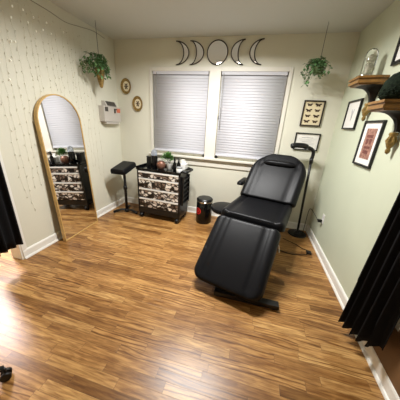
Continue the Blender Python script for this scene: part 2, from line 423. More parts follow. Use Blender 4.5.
# things on the trolley
TZ = .7585
def on_cart(x, y): # offsets from the trolley's middle
    c, s = math.cos(math.radians(-3)), math.sin(math.radians(-3)); return (.892 + x*c - y*s, -.315 + x*s + y*c, TZ)
t = thing('black_canister', 'square black canister with lid at the left end of the trolley top', 'canister', on_cart(-.235, .05))
part('body', M['black_plastic'], t, (-.045, .045, -.045, .045, 0, .14), bev=.008); part('lid', M['black_gloss'], t, (-.047, .047, -.047, .047, .141, .156), bev=.005)
t = thing('spray_bottle', 'black bottle with clear domed top between canister and copper vase', 'bottle', on_cart(-.135, -.02))
lathe('body', M['black_gloss'], t, [(.045,0),(.048,.01),(.048,.16),(.043,.18)]); lathe('cap', M['clear_plastic'], t, [(.042,.181),(.044,.22),(.034,.255),(0,.27)])
t = thing('copper_vase', 'squat round copper coloured vase beside the potted plant', 'vase', on_cart(-.015, -.04))
lathe('body', M['copper'], t, [(.036,0),(.055,.02),(.066,.052),(.062,.085),(.044,.110),(.034,.118),(.032,.114),(.045,.085),(0,.02)])
def leaf(bm, base, d, size, wid, droop=.3, mi=0):
    d = Vector(d).normalized(); side = d.cross(Vector((0,0,1)))
    side = side.normalized() if side.length > .01 else Vector((1,0,0))
    nrm = side.cross(d).normalized()
    base = Vector(base); m = base + d*size*.5 + nrm*size*.06; tip = base + d*size - Vector((0,0,size*droop))
    th = nrm*-.0008
    v = [bm.verts.new(p) for p in (base, m + side*wid*.5 - nrm*.1*wid, tip, m - side*wid*.5 - nrm*.1*wid, m)]
    for f in ((0,1,4),(1,2,4),(2,3,4),(3,0,4)):
        q = bm.faces.new([v[i] for i in f]); q.smooth = True; q.material_index = mi
t = thing('potted_plant', 'small bushy green plant in a white pot on the drawer trolley', 'plant', on_cart(.085, .02))
pot = lathe('pot', M['white_ceramic'], t, [(.032,0),(.036,.005),(.046,.085),(.048,.09),(.043,.09),(.04,.075),(0,.072)])
bm = bmesh.new()
for k in range(240):
    a = random.uniform(0, 2*PI); e = random.uniform(-.1, 1.5); r = random.uniform(.3, 1)
    d = Vector((math.cos(a)*math.cos(e), math.sin(a)*math.cos(e), math.sin(e)))
    p = Vector((-.02,0,.135)) + Vector((d.x*.11*r, d.y*.065*r, d.z*.085*r))
    if p.x > .03 and p.z < .21: p.x *= .4
    leaf(bm, p, Vector((d.x, d.y, max(.05, d.z))) + Vector((random.gauss(0,.25), random.gauss(0,.25), random.gauss(.1,.2))), random.uniform(.03,.048), .026, .12)
obj('foliage', bm, M['leaf_bright'], t, recalc=False)
bm = bmesh.new()
for k in range(7):
    a = k*.9; bm_tube(bm, [(0,0,.07),(math.cos(a)*.03, math.sin(a)*.03, .13),(math.cos(a)*.06, math.sin(a)*.06, .17)], .002, 5)
obj('stem', bm, M['stem'], t)
t = thing('dropper_bottle', 'slim tall black bottle right of the white plant pot', 'bottle', on_cart(.202, -.055))
lathe('body', M['black_gloss'], t, [(.022,0),(.025,.006),(.025,.10),(.012,.125),(.012,.135)]); lathe('cap', M['black_plastic'], t, [(.014,.136),(.014,.175),(.006,.18),(.006,.2),(0,.203)])
t = thing('pump_bottle', 'black pump bottle in front of the white tissue box', 'bottle', on_cart(.245, -.012))
lathe('body', M['black_gloss'], t, [(.024,0),(.028,.006),(.028,.10),(.014,.12),(.014,.13)])
bm = bmesh.new(); bm_lathe(bm, [(.012,.131),(.012,.15),(.005,.152),(.005,.175)]); bm_tube(bm, [(0,0,.177),(.0,-.04,.175)], .007); obj('pump_head', bm, M['black_plastic'], t)
t = thing('tissue_box', 'white tissue box with a raised tissue at the right end of the trolley', 'tissue box', on_cart(.272, .085))
part('body', M['white'], t, (-.058, .052, -.06, .06, 0, .09), bev=.004)
bm = bmesh.new(); vs = []
for j in range(4):
    for k in range(10):
        a = 2*PI*k/10; r = (.028, .034, .026, .034)[j]*(1+.3*math.sin(3*a+j)); vs.append(bm.verts.new((r*math.cos(a), r*.55*math.sin(a), .088+.02*j)))
for j in range(3):
    for k in range(10): bm.faces.new((vs[j*10+k], vs[j*10+(k+1) % 10], vs[j*10+10+(k+1) % 10], vs[j*10+10+k]))
bm.faces.new(vs[30:]); obj('tissue', bm, M['paper'], t)
t = thing('white_jar', 'low white jar with grey lid at the front right corner of the trolley', 'jar', on_cart(.288, -.09))
lathe('body', M['white'], t, [(.04,0),(.042,.005),(.042,.05),(.038,.055)]); lathe('lid', M['grey_mid'], t, [(.043,.056),(.043,.072),(0,.074)])

# ------------------------------------------------------------------ arm rest stand
t = thing('arm_rest_stand', 'black padded arm rest on a pole stand in the back left corner', 'arm rest', (.285, -.385, 0))
bm = bmesh.new()
def cushion(bm, prof, hw, thick, bol=None, nu=28, ridge=.012, edge=.03, crown=.0):
    """padded slab along a path: prof = list of (point, normal, halfwidth scale); hw = half width"""
    rows = []
    P = len(prof)
    for i, (p, nrm, s) in enumerate(prof):
        top, bot = [], []
        for k in range(nu+1):
            u = -1 + 2*k/nu
            u = math.sin(u*PI/2)            # denser near the edges
            x = u*hw*s
            d = min(hw*s - abs(x), i/(P-1)*1e9 if False else 1e9)
            e = min(1, max(0, d)/edge); z = thick*(.35 + .65*math.sqrt(max(0, 1-(1-e)**2)))
            if bol:
                q = abs(abs(x) - bol*hw)
                z -= ridge*math.exp(-(q/.012)**2)
                if abs(x) > bol*hw: z += ridge*.7*math.exp(-((abs(x)-(bol*hw + (hw-bol*hw)*.5))/(.35*(hw-bol*hw)))**2)
            z += crown*(1-u*u)
            z *= endf(i, P)
            top.append(bm.verts.new(p + Vector((x,0,0)) + nrm*z)); bot.append(bm.verts.new(p + Vector((x,0,0))))
        rows.append((top, bot))
    for a, b in zip(rows, rows[1:]):
        for k in range(nu):
            for j in (0, 1):
                f = bm.faces.new((a[j][k], a[j][k+1], b[j][k+1], b[j][k])); f.smooth = True
        for k in (0, nu): 
            f = bm.faces.new((a[0][k], b[0][k], b[1][k], a[1][k])); f.smooth = True
    for r in (rows[0], rows[-1]):
        for k in range(nu): bm.faces.new((r[0][k], r[1][k], r[1][k+1], r[0][k+1]))
def endf(i, P):
    e = min(i, P-1-i)
    return (.45, .72, .88, .97)[e] if e < 4 else 1
def corner(i, P, r0, r1, hw, L, start=True, end=True):
    """half-width factor for rounded corners at the ends of a cushion of length L"""
    y = i/(P-1)*L; s = 1
    if start and y < r0: s = min(s, 1-(r0-math.sqrt(max(0, r0*r0-(r0-y)**2)))/hw)
    if end and L-y < r1: q = L-y; s = min(s, 1-(r1-math.sqrt(max(0, r1*r1-(r1-q)**2)))/hw)
    return s
def path(p0, p1, L, hw, r0, r1, n=26):
    p0, p1 = Vector(p0), Vector(p1); d = (p1-p0).normalized(); nrm = Vector((1,0,0)).cross(d)
    if nrm.z < 0: nrm = -nrm
    # cluster rows near both ends
    out = []
    for i in range(n):
        tt = .5-.5*math.cos(PI*i/(n-1)); y = tt*L; s = 1
        if r0 and y < r0: s = min(s, 1-(r0-math.sqrt(max(0, r0*r0-(r0-y)**2)))/hw)
        if r1 and L-y < r1: q = L-y; s = min(s, 1-(r1-math.sqrt(max(0, r1*r1-(r1-q)**2)))/hw)
        out.append((p0 + d*y, nrm, max(s, .05)))
    return out
cushion(bm, path((0,-.17,.655),(0,.17,.73), .348, .115, .03, .03), .12, .07, edge=.03)
pad = smooth(obj('pad', bm, M['black_vinyl'], t), 50); pad.rotation_euler = (0,0,0)
tube('pole', M['black_metal'], t, [(0,0,.04),(0,0,.70)], .02, 12)
tube('collar', M['black_plastic'], t, [(0,0,.38),(0,0,.44)], .028, 12)
bm = bmesh.new(); bm_tube(bm, [(0,0,.0),(0,0,.05)], .03, 14); obj('hub', bm, M['black_metal'], t)
for a in (-8, 112, 215):
    a = math.radians(a); q = (math.cos(a), math.sin(a))
    bm = bmesh.new(); bm_tube(bm, spline([(q[0]*.02,q[1]*.02,.045),(q[0]*.1,q[1]*.1,.045),(q[0]*.2,q[1]*.2,.02)],4), .02, 8); obj('leg', bm, M['black_metal'], t)

# ------------------------------------------------------------------ bin and stool
t = thing('round_bin', 'round black bin with silver band and red emblem right of the trolley', 'bin', (1.53, -.265, 0))
lathe('body', M['black_gloss'], t, [(.113,0),(.118,.01),(.118,.325),(.115,.33)])
lathe('band', M['silver'], t, [(.1185,.331),(.120,.334),(.120,.346),(.117,.349)], caps=False); lathe('lid', M['black_plastic'], t, [(.119,.350),(.119,.368),(.105,.384),(0,.388)])
bm = bmesh.new()
def on_drum(a, z, r=.1188): return (r*math.sin(a), -r*math.cos(a), z)
a0 = math.radians(-36)
def drum_ring(ri, ro, zc):
    n = 24; A = []
    for k in range(n):
        c, s = math.cos(2*PI*k/n), math.sin(2*PI*k/n)
        A.append([bm.verts.new(on_drum(a0 + q*c/.118, zc + q*s, r)) for q, r in ((ri,.1182),(ro,.1182),(ro,.1192),(ri,.1192))])
    for k in range(n):
        for j in range(4): bm.faces.new((A[k][j], A[(k+1) % n][j], A[(k+1) % n][(j+1) % 4], A[k][(j+1) % 4]))
drum_ring(.036, .052, .20); drum_ring(.004, .026, .20)
obj('emblem', bm, M['red'], t)['label'] = 'red round emblem'

t = thing('rolling_stool', 'round black stool seat behind the left side of the reclining chair', 'stool', (1.87, -.60, 0))
lathe('seat', M['black_vinyl'], t, [(.10,.372),(.168,.374),(.178,.388),(.18,.41),(.17,.426),(.13,.434),(0,.436)], 32)
tube('column', M['black_metal'], t, [(0,0,.10),(0,0,.372)], .02, 14)
def star(t, n, R_, a0, z=.09):
    for k in range(n):
        a = a0 + 2*PI*k/n; q = Vector((math.cos(a), math.sin(a), 0))
        bm = bmesh.new(); bm_tube(bm, [q*.0 + Vector((0,0,z+.02)), q*R_*.6 + Vector((0,0,z+.005)), q*R_ + Vector((0,0,z-.01))], [.022,.019,.015], 8)
        lg = obj('leg', bm, M['black_plastic'], t)
        s = Vector((-q.y, q.x, 0))
        bm = bmesh.new(); bm_tube(bm, [q*R_ + Vector((0,0,z-.008)), q*R_ + Vector((0,0,.05))], .009)
        for e in (-1, 1): bm_tube(bm, [q*R_ + s*e*.006 + Vector((0,0,.025)), q*R_ + s*e*.022 + Vector((0,0,.025))], .025, 16)
        obj('caster', bm, M['black_plastic'], lg)
star(t, 5, .13, math.radians(10))
# stool at the left of the camera of which only one caster shows
t = thing('wheeled_stool', 'wheeled black stool of which a caster shows on the floor at the left', 'stool', (.725, -2.885, 0))
lathe('seat', M['black_vinyl'], t, [(.10,.43),(.16,.432),(.17,.445),(.17,.475),(.15,.49),(0,.495)], 32)
tube('column', M['chrome'], t, [(0,0,.10),(0,0,.43)], .022, 14)
star(t, 5, .36, math.radians(50))

# ------------------------------------------------------------------ reclining treatment chair
CH = thing('reclining_treatment_chair', 'black vinyl reclining treatment chair in the middle of the room', 'chair', (2.353, -.50, 0), (0, 0, math.radians(-14.5)))
hw = .31
bm = bmesh.new(); cushion(bm, path((0,.02,.475),(0,-.655,.49), .675, .33, .02, .05, 30), .33, .08, bol=.72, edge=.035)
smooth(obj('seat', bm, M['black_vinyl'], CH), 60)
bm = bmesh.new(); cushion(bm, path((-.005,-.672,.485),(-.015,-1.185,.058), .665, .32, .05, .10, 34), .32, .085, bol=.62, edge=.04)
smooth(obj('leg_rest', bm, M['black_vinyl'], CH), 60)
bm = bmesh.new(); cushion(bm, path((.01,.03,.52),(.06,.435,1.02), .67, .345, .03, .28, 40), .345, .09, bol=.66, edge=.045)
smooth(obj('backrest', bm, M['black_vinyl'], CH), 60)
bd = Vector((0,.39,.50)).normalized(); bn = Vector((1,0,0)).cross(bd)
if bn.z < 0: bn = -bn
bm = bmesh.new(); c0 = Vector((.05,.03,.52)) + bd*.515 + bn*.09
pts = [c0 + Vector((x,0,0)) for x in [-.19+.38*k/12 for k in range(13)]]
bm_tube(bm, pts, [.020,.032,.036]+[.038]*7+[.036,.032,.020], 14)
smooth(obj('head_pillow', bm, M['black_vinyl'], CH), 60)
# arm rest
bm = bmesh.new(); cushion(bm, path((0,.09,.655),(0,.40,.665), .31, .04, .03, .03, 14), .042, .045, nu=12, edge=.02)
o = smooth(obj('armrest', bm, M['black_vinyl'], CH), 60); o.location = (-.385, 0, 0)
bm = bmesh.new(); bm_tube(bm, spline([(-.385,.30,.65),(-.33,.30,.64),(-.26,.29,.68),(-.16,.20,.68)],5), .012); obj('armrest_bracket', bm, M['black_metal'], CH)
# steel frame
part('under_frame', M['black_metal'], CH, (-.22,-.18,-.62,.0,.41,.455), (.18,.22,-.62,.0,.41,.455), (-.22,.22,-.05,0,.41,.455), (-.22,.22,-.62,-.58,.41,.455), bev=.003)
for x in (-.16, .16):
    tube('support_rail', M['black_metal'], CH, [(x,-.62,.43),(x,-1.05,.115)], .012); tube('support_rail', M['black_metal'], CH, [(x,.0,.44),(x,.36,.90)], .014)
piv = bpy.data.objects.new('base', None); COL.objects.link(piv); piv.parent = CH; piv.location = (-.02, -.40, 0); piv.rotation_euler = (0,0,math.radians(14.5))
def bpart(name, m, *b, bev=.004):
    o = part(name, m, piv, *b, bev=bev); return o
bpart('spine_bar', M['black_metal'], (-.03,.03,-.75,.55,.035,.075))
bpart('column', M['black_metal'], (-.09,.09,-.12,.12,.075,.41), bev=.01)
for y in (-.76, .50):
    bpart('cross_bar', M['black_metal'], (-.27,.27,y-.03,y+.03,.012,.055))
    for x in (-.24, .24): lathe('foot_pad', M['black_plastic'], piv, [(.022,0),(.022,.012)], 12, (x,y,0))
tube('lever', M['white'], CH, spline([(.20,-.60,.40),(.30,-.66,.37),(.33,-.70,.30)],4), .004)['label'] = 'small pale lever'

# ------------------------------------------------------------------ floor lamp in the back right corner
t = thing('floor_lamp', 'slim black floor lamp with curved head behind the reclining chair', 'lamp', (2.895, -.175, 0))
lathe('base', M['black_metal'], t, [(.12,0),(.125,.006),(.12,.018),(.04,.026),(.02,.05)], 28)
tube('pole', M['black_metal'], t, [(0,0,.05),(-.022,0,.55),(-.044,0,1.04)], .015, 10)
tube('joint', M['black_plastic'], t, [(-.042,0,1.01),(-.046,0,1.08)], .022, 10)
tube('gooseneck', M['black_plastic'], t, spline([(-.045,0,1.07),(-.040,0,1.125),(-.052,-.005,1.17),(-.097,-.01,1.20),(-.142,-.015,1.21)],5), .021, 10)
bm = bmesh.new(); hp = spline([(-.122,-.015,1.208),(-.182,-.02,1.222),(-.262,-.025,1.222),(-.325,-.03,1.205)],4)
bm_tube(bm, hp, [.02]+[.032]*(len(hp)-2)+[.02], 14)
obj('lamp_head', bm, M['black_plastic'], t)

# ------------------------------------------------------------------ pictures
def frame_on(name, label, cat, axis, u0, u1, z0, z1, fw_, mat_frame, group=None, depth=.02):
    """axis 'back': u = x on the back wall; axis 'right': u = y on the right wall.  local: x along wall, -y out into the room, z up"""
    uc, zc, hw_, hh = (u0+u1)/2, (z0+z1)/2, abs(u1-u0)/2, (z1-z0)/2
    if axis == 'back': t = thing(name, label, cat, (uc, -.002, zc), (0,0,0), group)
    else: t = thing(name, label, cat, (W-.002, uc, zc), (0,0,math.radians(-90)), group)
    part('frame', mat_frame, t, (-hw_, -hw_+fw_, -depth, 0, -hh, hh), (hw_-fw_, hw_, -depth, 0, -hh, hh), (-hw_+fw_, hw_-fw_, -depth, 0, hh-fw_, hh), (-hw_+fw_, hw_-fw_, -depth, 0, -hh, -hh+fw_), bev=.002)
    return t, hw_-fw_, hh-fw_
t, a, b = frame_on('butterfly_picture', 'framed butterfly chart in a brown frame on the back wall', 'picture', 'back', 2.652, 2.895, 1.455, 1.755, .016, M['dark_bronze'])
sheet = part('sheet', M['cream_paper'], t, (-a, a, -.008, -.001, -b, b))
for r in range(4):
    for c in range(2):
        cx, cz = (c-.5)*.098, .098 - r*.064; s = 1.0 if (r+c) % 2 else .88
        bm = bmesh.new()
        for sg in (-1, 1):
            bm_prism(bm, [(cx, cz+.004), (cx+sg*.016*s, cz+.017*s), (cx+sg*.036*s, cz+.019*s), (cx+sg*.036*s, cz+.006*s), (cx+sg*.02*s, cz-.001), (cx+sg*.026*s, cz-.012*s), (cx+sg*.012*s, cz-.017*s), (cx, cz-.006)], -.0098, -.0082, lambda p, q, d: Vector((p, d, q)))
        bm_box(bm, cx-.002, cx+.002, -.0105, -.0082, cz-.013, cz+.014)
        obj('butterfly', bm, M['ink'], sheet)
t, a, b = frame_on('certificate_frame', 'certificate in a thin black frame behind the lamp head', 'picture', 'back', 2.632, 2.93, 1.155, 1.372, .014, M['black_plastic'])
sheet = part('certificate', M['paper'], t, (-a, a, -.008, -.001, -b, b))
bm = bmesh.new()
for z, w_, h_ in ((.052,.07,.008),(.03,.10,.004),(.016,.085,.004),(.0,.06,.006),(-.02,.10,.004),(-.034,.09,.004)):
    bm_box(bm, -w_, w_, -.0088, -.0079, z-h_/2, z+h_/2)
bm_box(bm, -.095, -.045, -.0088, -.0079, -.062, -.06); bm_box(bm, .045, .095, -.0088, -.0079, -.062, -.06)
obj('printed_lines', bm, M['ink_grey'], sheet)
t, a, b = frame_on('small_picture', 'small black frame with white mat below the first wall shelf', 'picture', 'right', -.285, -.60, 1.44, 1.722, .016, M['black_plastic'])
sheet = part('mat', M['paper'], t, (-a, a, -.008, -.001, -b, b))
bm = bmesh.new()   # a faint pencil spray
for k in range(9):
    x = -.03+.008*k; bm_tube(bm, [(0,-.0085,-.06),(x*.5,-.0085,0),(x,-.0085,.045+.012*math.sin(k))], .0016, 5)
bm_lathe(bm, [(0,-.0005),(.016,0),(0,.0005)], 12, mtx=Matrix.Translation((0,-.0085,-.02)) @ Matrix.Rotation(PI/2,4,'X'))
obj('drawing', bm, M['ink_grey'], sheet)
t, a, b = frame_on('print_picture', 'black frame with reddish print in a wide white mat', 'picture', 'right', -.80, -1.112, 1.14, 1.515, .017, M['black_plastic'])
sheet = part('mat', M['paper'], t, (-a, a, -.008, -.001, -b, b))
pr = part('print', M['red_print'], sheet, (-.082, .082, -.0095, -.0081, -.125, .125))
for x, z, w_, h_ in ((0,.062,.05,.012),(-.028,.02,.018,.022),(.028,.02,.018,.022),(0,-.03,.05,.010),(0,-.068,.042,.014)):
    part('panel', M['print_dark'], pr, (x-w_, x+w_, -.0103, -.0094, z-h_, z+h_))
t, a, b = frame_on('high_picture', 'black framed picture high on the right wall above the mossy mound', 'picture', 'right', -.925, -1.20, 1.905, 2.22, .022, M['black_plastic'])
part('mat', M['paper'], t, (-a, a, -.008, -.001, -b, b))

# decorative plates
for i, (x, z, lab) in enumerate(((.165, 1.860, 'upper decorative plate with gold rim on the back wall by the corner'), (.345, 1.630, 'lower decorative plate with gold rim nearer the left window'))):
    t = thing('hanging_plate', lab, 'plate', (x, -.002, z), group='decorative wall plates')
    mt = Matrix.Rotation(PI/2, 4, 'X') @ Matrix.Diagonal((.80,1,1,1))
    lathe('rim', M['gold_leaf'], t, [(.066,.001),(.098,.010),(.106,.018),(.104,.021),(.092,.016),(.068,.008),(.066,.001)], 32, mtx=mt, caps=False)
    lathe('well', M['cream_paper'], t, [(.067,.001),(.067,.007),(0,.006)], 32, mtx=mt)
    bm = bmesh.new()
    for k in range(6):
        a = k*PI/3; d = Vector((math.cos(a)*.8, 0, math.sin(a)))
        bm_tube(bm, [d*.012 + Vector((0,-.008,0)), d*.028 + Vector((0,-.0095,0)), d*.044 + Vector((0,-.008,0))], [.003,.008,.003], 6)
    bm_tube(bm, [(0,-.007,-.012),(0,-.0105,0),(0,-.007,.012)], [.004,.011,.004], 8)
    obj('motif', bm, M['ink'], t)

# ------------------------------------------------------------------ moon phase mirrors
def moon(label, tip_x, out_x, in_x, kind):
    z, hh = 2.267, .133
    xc = (tip_x + out_x)/2
    t = thing('moon_phase_mirror', label, 'mirror', (xc, -.003, z), group='moon phase mirrors above the window')
    N = 22
    if kind == 'full':
        r = (out_x-in_x)/2; t.location.x = (out_x+in_x)/2
        loop = [(r*math.cos(2*PI*k/40), hh*math.sin(2*PI*k/40)) for k in range(40)]
    else:
        def arc(b, rev=False):
            q = [(tip_x - xc + b*math.cos(a), hh*math.sin(a)) for a in [PI/2 - PI*k/N for k in range(N+1)]]
            return q[::-1] if rev else q
        loop = arc(out_x - tip_x) + arc(in_x - tip_x, True)[1:-1]
    bm = bmesh.new()
    cz = sum(p[1] for p in loop)/len(loop)
    # glass as strips so that the crescent stays valid
    if kind == 'full': bm_prism(bm, loop, -.006, 0, lambda a, b, d: Vector((a, d, b)))
    else:
        o_, i_ = arc(out_x - tip_x), arc(in_x - tip_x)
        F, Bk = [], []
        for y in (-.006, 0):
            A = [bm.verts.new((p[0], y, p[1])) for p in o_]; Bq = [A[0]] + [bm.verts.new((p[0], y, p[1])) for p in i_[1:-1]] + [A[-1]]
            F.append((A, Bq))
        for (A, Bq) in F:
            for k in range(N):
                vs = []
                for v in (A[k], A[k+1], Bq[k+1], Bq[k]):
                    if v not in vs: vs.append(v)
                if len(vs) > 2: bm.faces.new(vs)
        for s in (0, 1):
            for k in range(N):
                q = [F[0][s][k], F[0][s][k+1], F[1][s][k+1], F[1][s][k]]
                bm.faces.new(q)
    obj('glass', bm, M['mirror'], t)
    bm = bmesh.new(); bm_tube(bm, [(a, -.006, b) for a, b in loop], .0065, 8, closed=True); obj('rim', bm, M['dark_bronze'], t)
moon('thin crescent moon mirror, leftmost of the moon phases above the window', .945, 1.122, 1.052, 'c')
moon('thick crescent moon mirror left of the round full moon mirror', 1.140, 1.325, 1.228, 'c')
moon('round full moon mirror in the middle of the moon phases', 0, 1.637, 1.373, 'full')
moon('thick crescent moon mirror right of the round full moon mirror', 1.845, 1.682, 1.768, 'c')
moon('thin crescent moon mirror, rightmost of the moon phases above the window', 2.068, 1.912, 1.970, 'c')

# ------------------------------------------------------------------ wall shelves with what stands on them
def wall_shelf(label, y, z, s=1.0):
    t = thing('wall_shelf', label, 'shelf', (W-.001, y, z), (0,0,math.radians(-90)), 'corbel wall shelves')   # local: -y out of the wall, x along it
    hw_, dp = .14*s, .20*s
    bm = bmesh.new()
    poly = lambda e: [(-hw_+.0-e, 0), (-hw_-e, -.045), (-hw_*.75-e, -dp-e), (hw_*.75+e, -dp-e), (hw_+e, -.045), (hw_+e, 0)]
    for e, z0, z1 in ((.0, -.016, 0), (-.012, -.028, -.016), (-.004, -.05, -.028), (-.02, -.062, -.05)):
        bm_prism(bm, poly(e), z0, z1, lambda a, b, d: Vector((a, b, d)))
    obj('board', bm, M['brown_wood'], t)
    # concave dark corbel
    bm = bmesh.new(); rings = []
    for k in range(15):
        q = k/14; g = 1-math.sqrt(max(0, 1-(1-q)**2)); w_ = (.092*g + .024)*s; d_ = (.115*g + .034)*s; zz = -.062 - .125*q*s
        rings.append([bm.verts.new((a*w_, b*d_, zz)) for a, b in ((-1,0),(-1,-.6),(-.55,-1),(.55,-1),(1,-.6),(1,0))])
    for a, b in zip(rings, rings[1:]):
        for k in range(6): 
            f = bm.faces.new((a[k], a[(k+1) % 6], b[(k+1) % 6], b[k])); f.smooth = True
    bm.faces.new(rings[0]); bm.faces.new(rings[-1][::-1])
    smooth(obj('corbel', bm, M['dark_brown'], t), 35)
    bm = bmesh.new(); zb = -.062-.125*s
    prof = [(.0,.0),(.03,-.004),(.034,-.016),(.02,-.026),(.026,-.045),(.034,-.062),(.024,-.085),(.014,-.095),(.02,-.108),(.016,-.122),(0,-.132)]
    bm_lathe(bm, [(r*s*.8, q*s*1.15) for r, q in prof], 14, (0,-.034*s,zb), mi=0)
    for k in range(6):
        a = 2*PI*k/6; bm_tube(bm, [(math.cos(a)*.014*s, -.034*s+math.sin(a)*.014*s, zb-.02*s),(math.cos(a)*.027*s, -.034*s+math.sin(a)*.026*s, zb-.06*s),(math.cos(a)*.014*s, -.034*s+math.sin(a)*.014*s, zb-.10*s)], [.004*s,.008*s,.003*s], 6)
    smooth(obj('finial', bm, M['gold_leaf'], t), 60)
    return t
wall_shelf('dark corbel wall shelf carrying the glass dome, farther from the camera', -.79, 1.848, 1.0)
wall_shelf('dark corbel wall shelf carrying the mossy mound, nearer the camera', -1.31, 1.618, 1.0)
# glass dome
t = thing('glass_dome', 'clear glass dome with a pale gold figure on the first wall shelf', 'glass dome', (W-.11, -.775, 1.849))
lathe('base', M['silver'], t, [(.068,0),(.072,.006),(.070,.016),(.06,.022)], 28)
lathe('dome', M['glass'], t, [(.046,.023),(.046,.16),(.040,.19),(.024,.212),(0,.22),(0,.2175),(.023,.2095),(.038,.188),(.044,.16),(.044,.023)], 28)
bm = bmesh.new()
bm_tube(bm, [(0,0,.023),(0,0,.05),(.006,0,.08),(-.004,0,.10),(.0,0,.118)], [.026,.016,.021,.018,.009], 12)
bm_lathe(bm, [(0,.112),(.016,.12),(.023,.14),(.02,.16),(0,.17)], 14)
for sx in (-1, 1): bm_tube(bm, [(0,sx*.014,.10),(.012,sx*.03,.085),(.02,sx*.018,.065)], [.008,.006,.004], 7)
obj('figure', bm, M['pale_gold'], t)
# moss mound
t = thing('moss_mound', 'dark green mossy mound on the nearer wall shelf', 'plant', (W-.105, -1.345, 1.619))
bm = bmesh.new(); bm_lathe(bm, [(.078,0),(.098,.02),(.102,.06),(.09,.11),(.06,.15),(0,.165)], 24); smooth(obj('mound', bm, M['moss'], t), 60)
bm = bmesh.new()
for k in range(900):
    a = random.uniform(0,2*PI); h = random.uniform(0,1); r = .10*math.cos(h*1.4)**.7; p = Vector((math.cos(a)*r, math.sin(a)*r, .02+h*.14))
    d = Vector((math.cos(a), math.sin(a), h*1.4-.2)) + Vector((random.gauss(0,.4),)*3)
    if p.x > .09: continue
    leaf(bm, p*.97, d, random.uniform(.010,.022), .009)
obj('tufts', bm, M['moss'], t, recalc=False)

# ------------------------------------------------------------------ hanging plants
def vine(bs, bl, p0, pts, leaves, size):
    P = spline([p0]+pts, 6); bm_tube(bs, P, .0014, 4)
    for k in range(leaves):
        p = P[min(len(P)-1, int((k+.5)/leaves*len(P)))]
        d = Vector((random.gauss(0,1), random.gauss(0,1), random.gauss(-.2,.5)))
        leaf(bl, p, d, size*random.uniform(.7,1.3), size*.75)
t = thing('hanging_plant', 'trailing green plant hanging from the ceiling above the butterfly chart', 'plant', (2.675, -.28, H), group='hanging plants')
tube('hook', M['grey_mid'], t, [(0,0,0),(0,0,-.012),(.006,0,-.02),(0,0,-.028)], .003)
tube('cord', M['grey_dark'], t, [(0,0,-.026),(0,0,-.33)], .0025, 6)
lathe('pot', M['stem'], t, [(.03,-.46),(.045,-.43),(.05,-.39),(.046,-.39),(.0,-.40)], 16)
bm = bmesh.new()
for k in range(3):
    a = k*2.1; bm_tube(bm, [(0,0,-.325),(math.cos(a)*.048, math.sin(a)*.048, -.395)], .0014, 4)
obj('hanger', bm, M['grey_dark'], t)
bs, bl = bmesh.new(), bmesh.new()
for k in range(36):
    a = random.uniform(0,2*PI); L_ = random.uniform(.04,.13)
    ex = math.cos(a)*L_*.8 - random.uniform(0,.06); ey = math.sin(a)*L_*.8; top = random.uniform(.02,.09)
    dr = random.uniform(.0,.10) + (.10 if ex < -.05 else 0)*random.random()
    vine(bs, bl, Vector((0,0,-.40)), [Vector((ex*.5, ey*.5, -.40+top)), Vector((ex*.9, ey*.9, -.40+top*.4)), Vector((ex*1.05, ey, -.40-dr))], 11, .04)
obj('stem', bs, M['stem'], t); obj('foliage', bl, M['leaf'], t, recalc=False)

t = thing('hanging_planter', 'green plant in a pointed gold pot hanging by the left wall', 'plant', (.175, -.57, H), group='hanging plants')
tube('hook', M['grey_mid'], t, [(0,0,0),(0,0,-.012),(.006,0,-.02),(0,0,-.028)], .003)
tube('cord', M['grey_dark'], t, [(0,0,-.026),(.0,0,-.40)], .0025, 6)
bm = bmesh.new()
for k in range(3):
    a = k*2.1+.4; bm_tube(bm, [(0,0,-.395),(math.cos(a)*.055, math.sin(a)*.055, -.475)], .0014, 4)
obj('hanger', bm, M['grey_dark'], t)
lathe('pot', M['gold_leaf'], t, [(0,-.69),(.018,-.68),(.038,-.60),(.056,-.48),(.058,-.472),(.052,-.472),(.05,-.485),(0,-.49)], 8)
bs, bl = bmesh.new(), bmesh.new()
for k in range(40):
    a = random.uniform(0,2*PI); L_ = random.uniform(.05,.19)
    ex = max(-.15, math.cos(a)*L_*.8); ey = math.sin(a)*L_ - .05; top = random.uniform(.05,.15)
    vine(bs, bl, Vector((0,0,-.48)), [Vector((ex*.45, ey*.45, -.48+top)), Vector((ex*.9, ey*.9, -.48+top*.5)), Vector((ex, ey, -.47-random.uniform(.0,.10)))], 12, .044)
obj('stem', bs, M['stem'], t); obj('foliage', bl, M['leaf'], t, recalc=False)

# ------------------------------------------------------------------ wall box in the back left corner
t = thing('mounted_wall_box', 'light grey wall box with dark slots and orange sticker on the left wall', 'wall box', (.002, -.265, 1.325), (0,0,math.radians(90)))
# local: x along the wall (towards the back wall), -y out into the room
bm = bmesh.new()
bm_box(bm, -.185, .185, -.085, 0, .03, .235, bev=.004)
obj('body', bm, M['grey_box'], t)
bm = bmesh.new(); bm_prism(bm, [(0,.236),(-.08,.236),(-.045,.30),(0,.30)], -.12, .12, lambda y, z, x: Vector((x, y, z))); obj('lid', bm, M['grey_box'], t)
part('slot', M['grey_dark'], t, (-.10, .10, -.0835, -.08, .236, .24))
bm = bmesh.new(); bm_prism(bm, [(-.0765,.243),(-.0785,.245),(-.0485,.299),(-.0465,.297)], -.095, .10, lambda y, z, x: Vector((x, y, z))); obj('flap', bm, M['grey_dark'], t)['label'] = 'dark flap on the lid'
part('label_plate', M['grey_dark'], t, (-.165, -.10, -.0875, -.0855, .165, .222)); part('latch', M['grey_dark'], t, (.03, .05, -.10, -.0855, .15, .21), (.05, .08, -.10, -.0855, .195, .21))
part('sticker', M['orange'], t, (.09, .175, -.0875, -.0855, .16, .215))['label'] = 'orange sticker'
part('tray', M['grey_box'], t, (-.14, .14, -.075, 0, 0, .028), bev=.003)

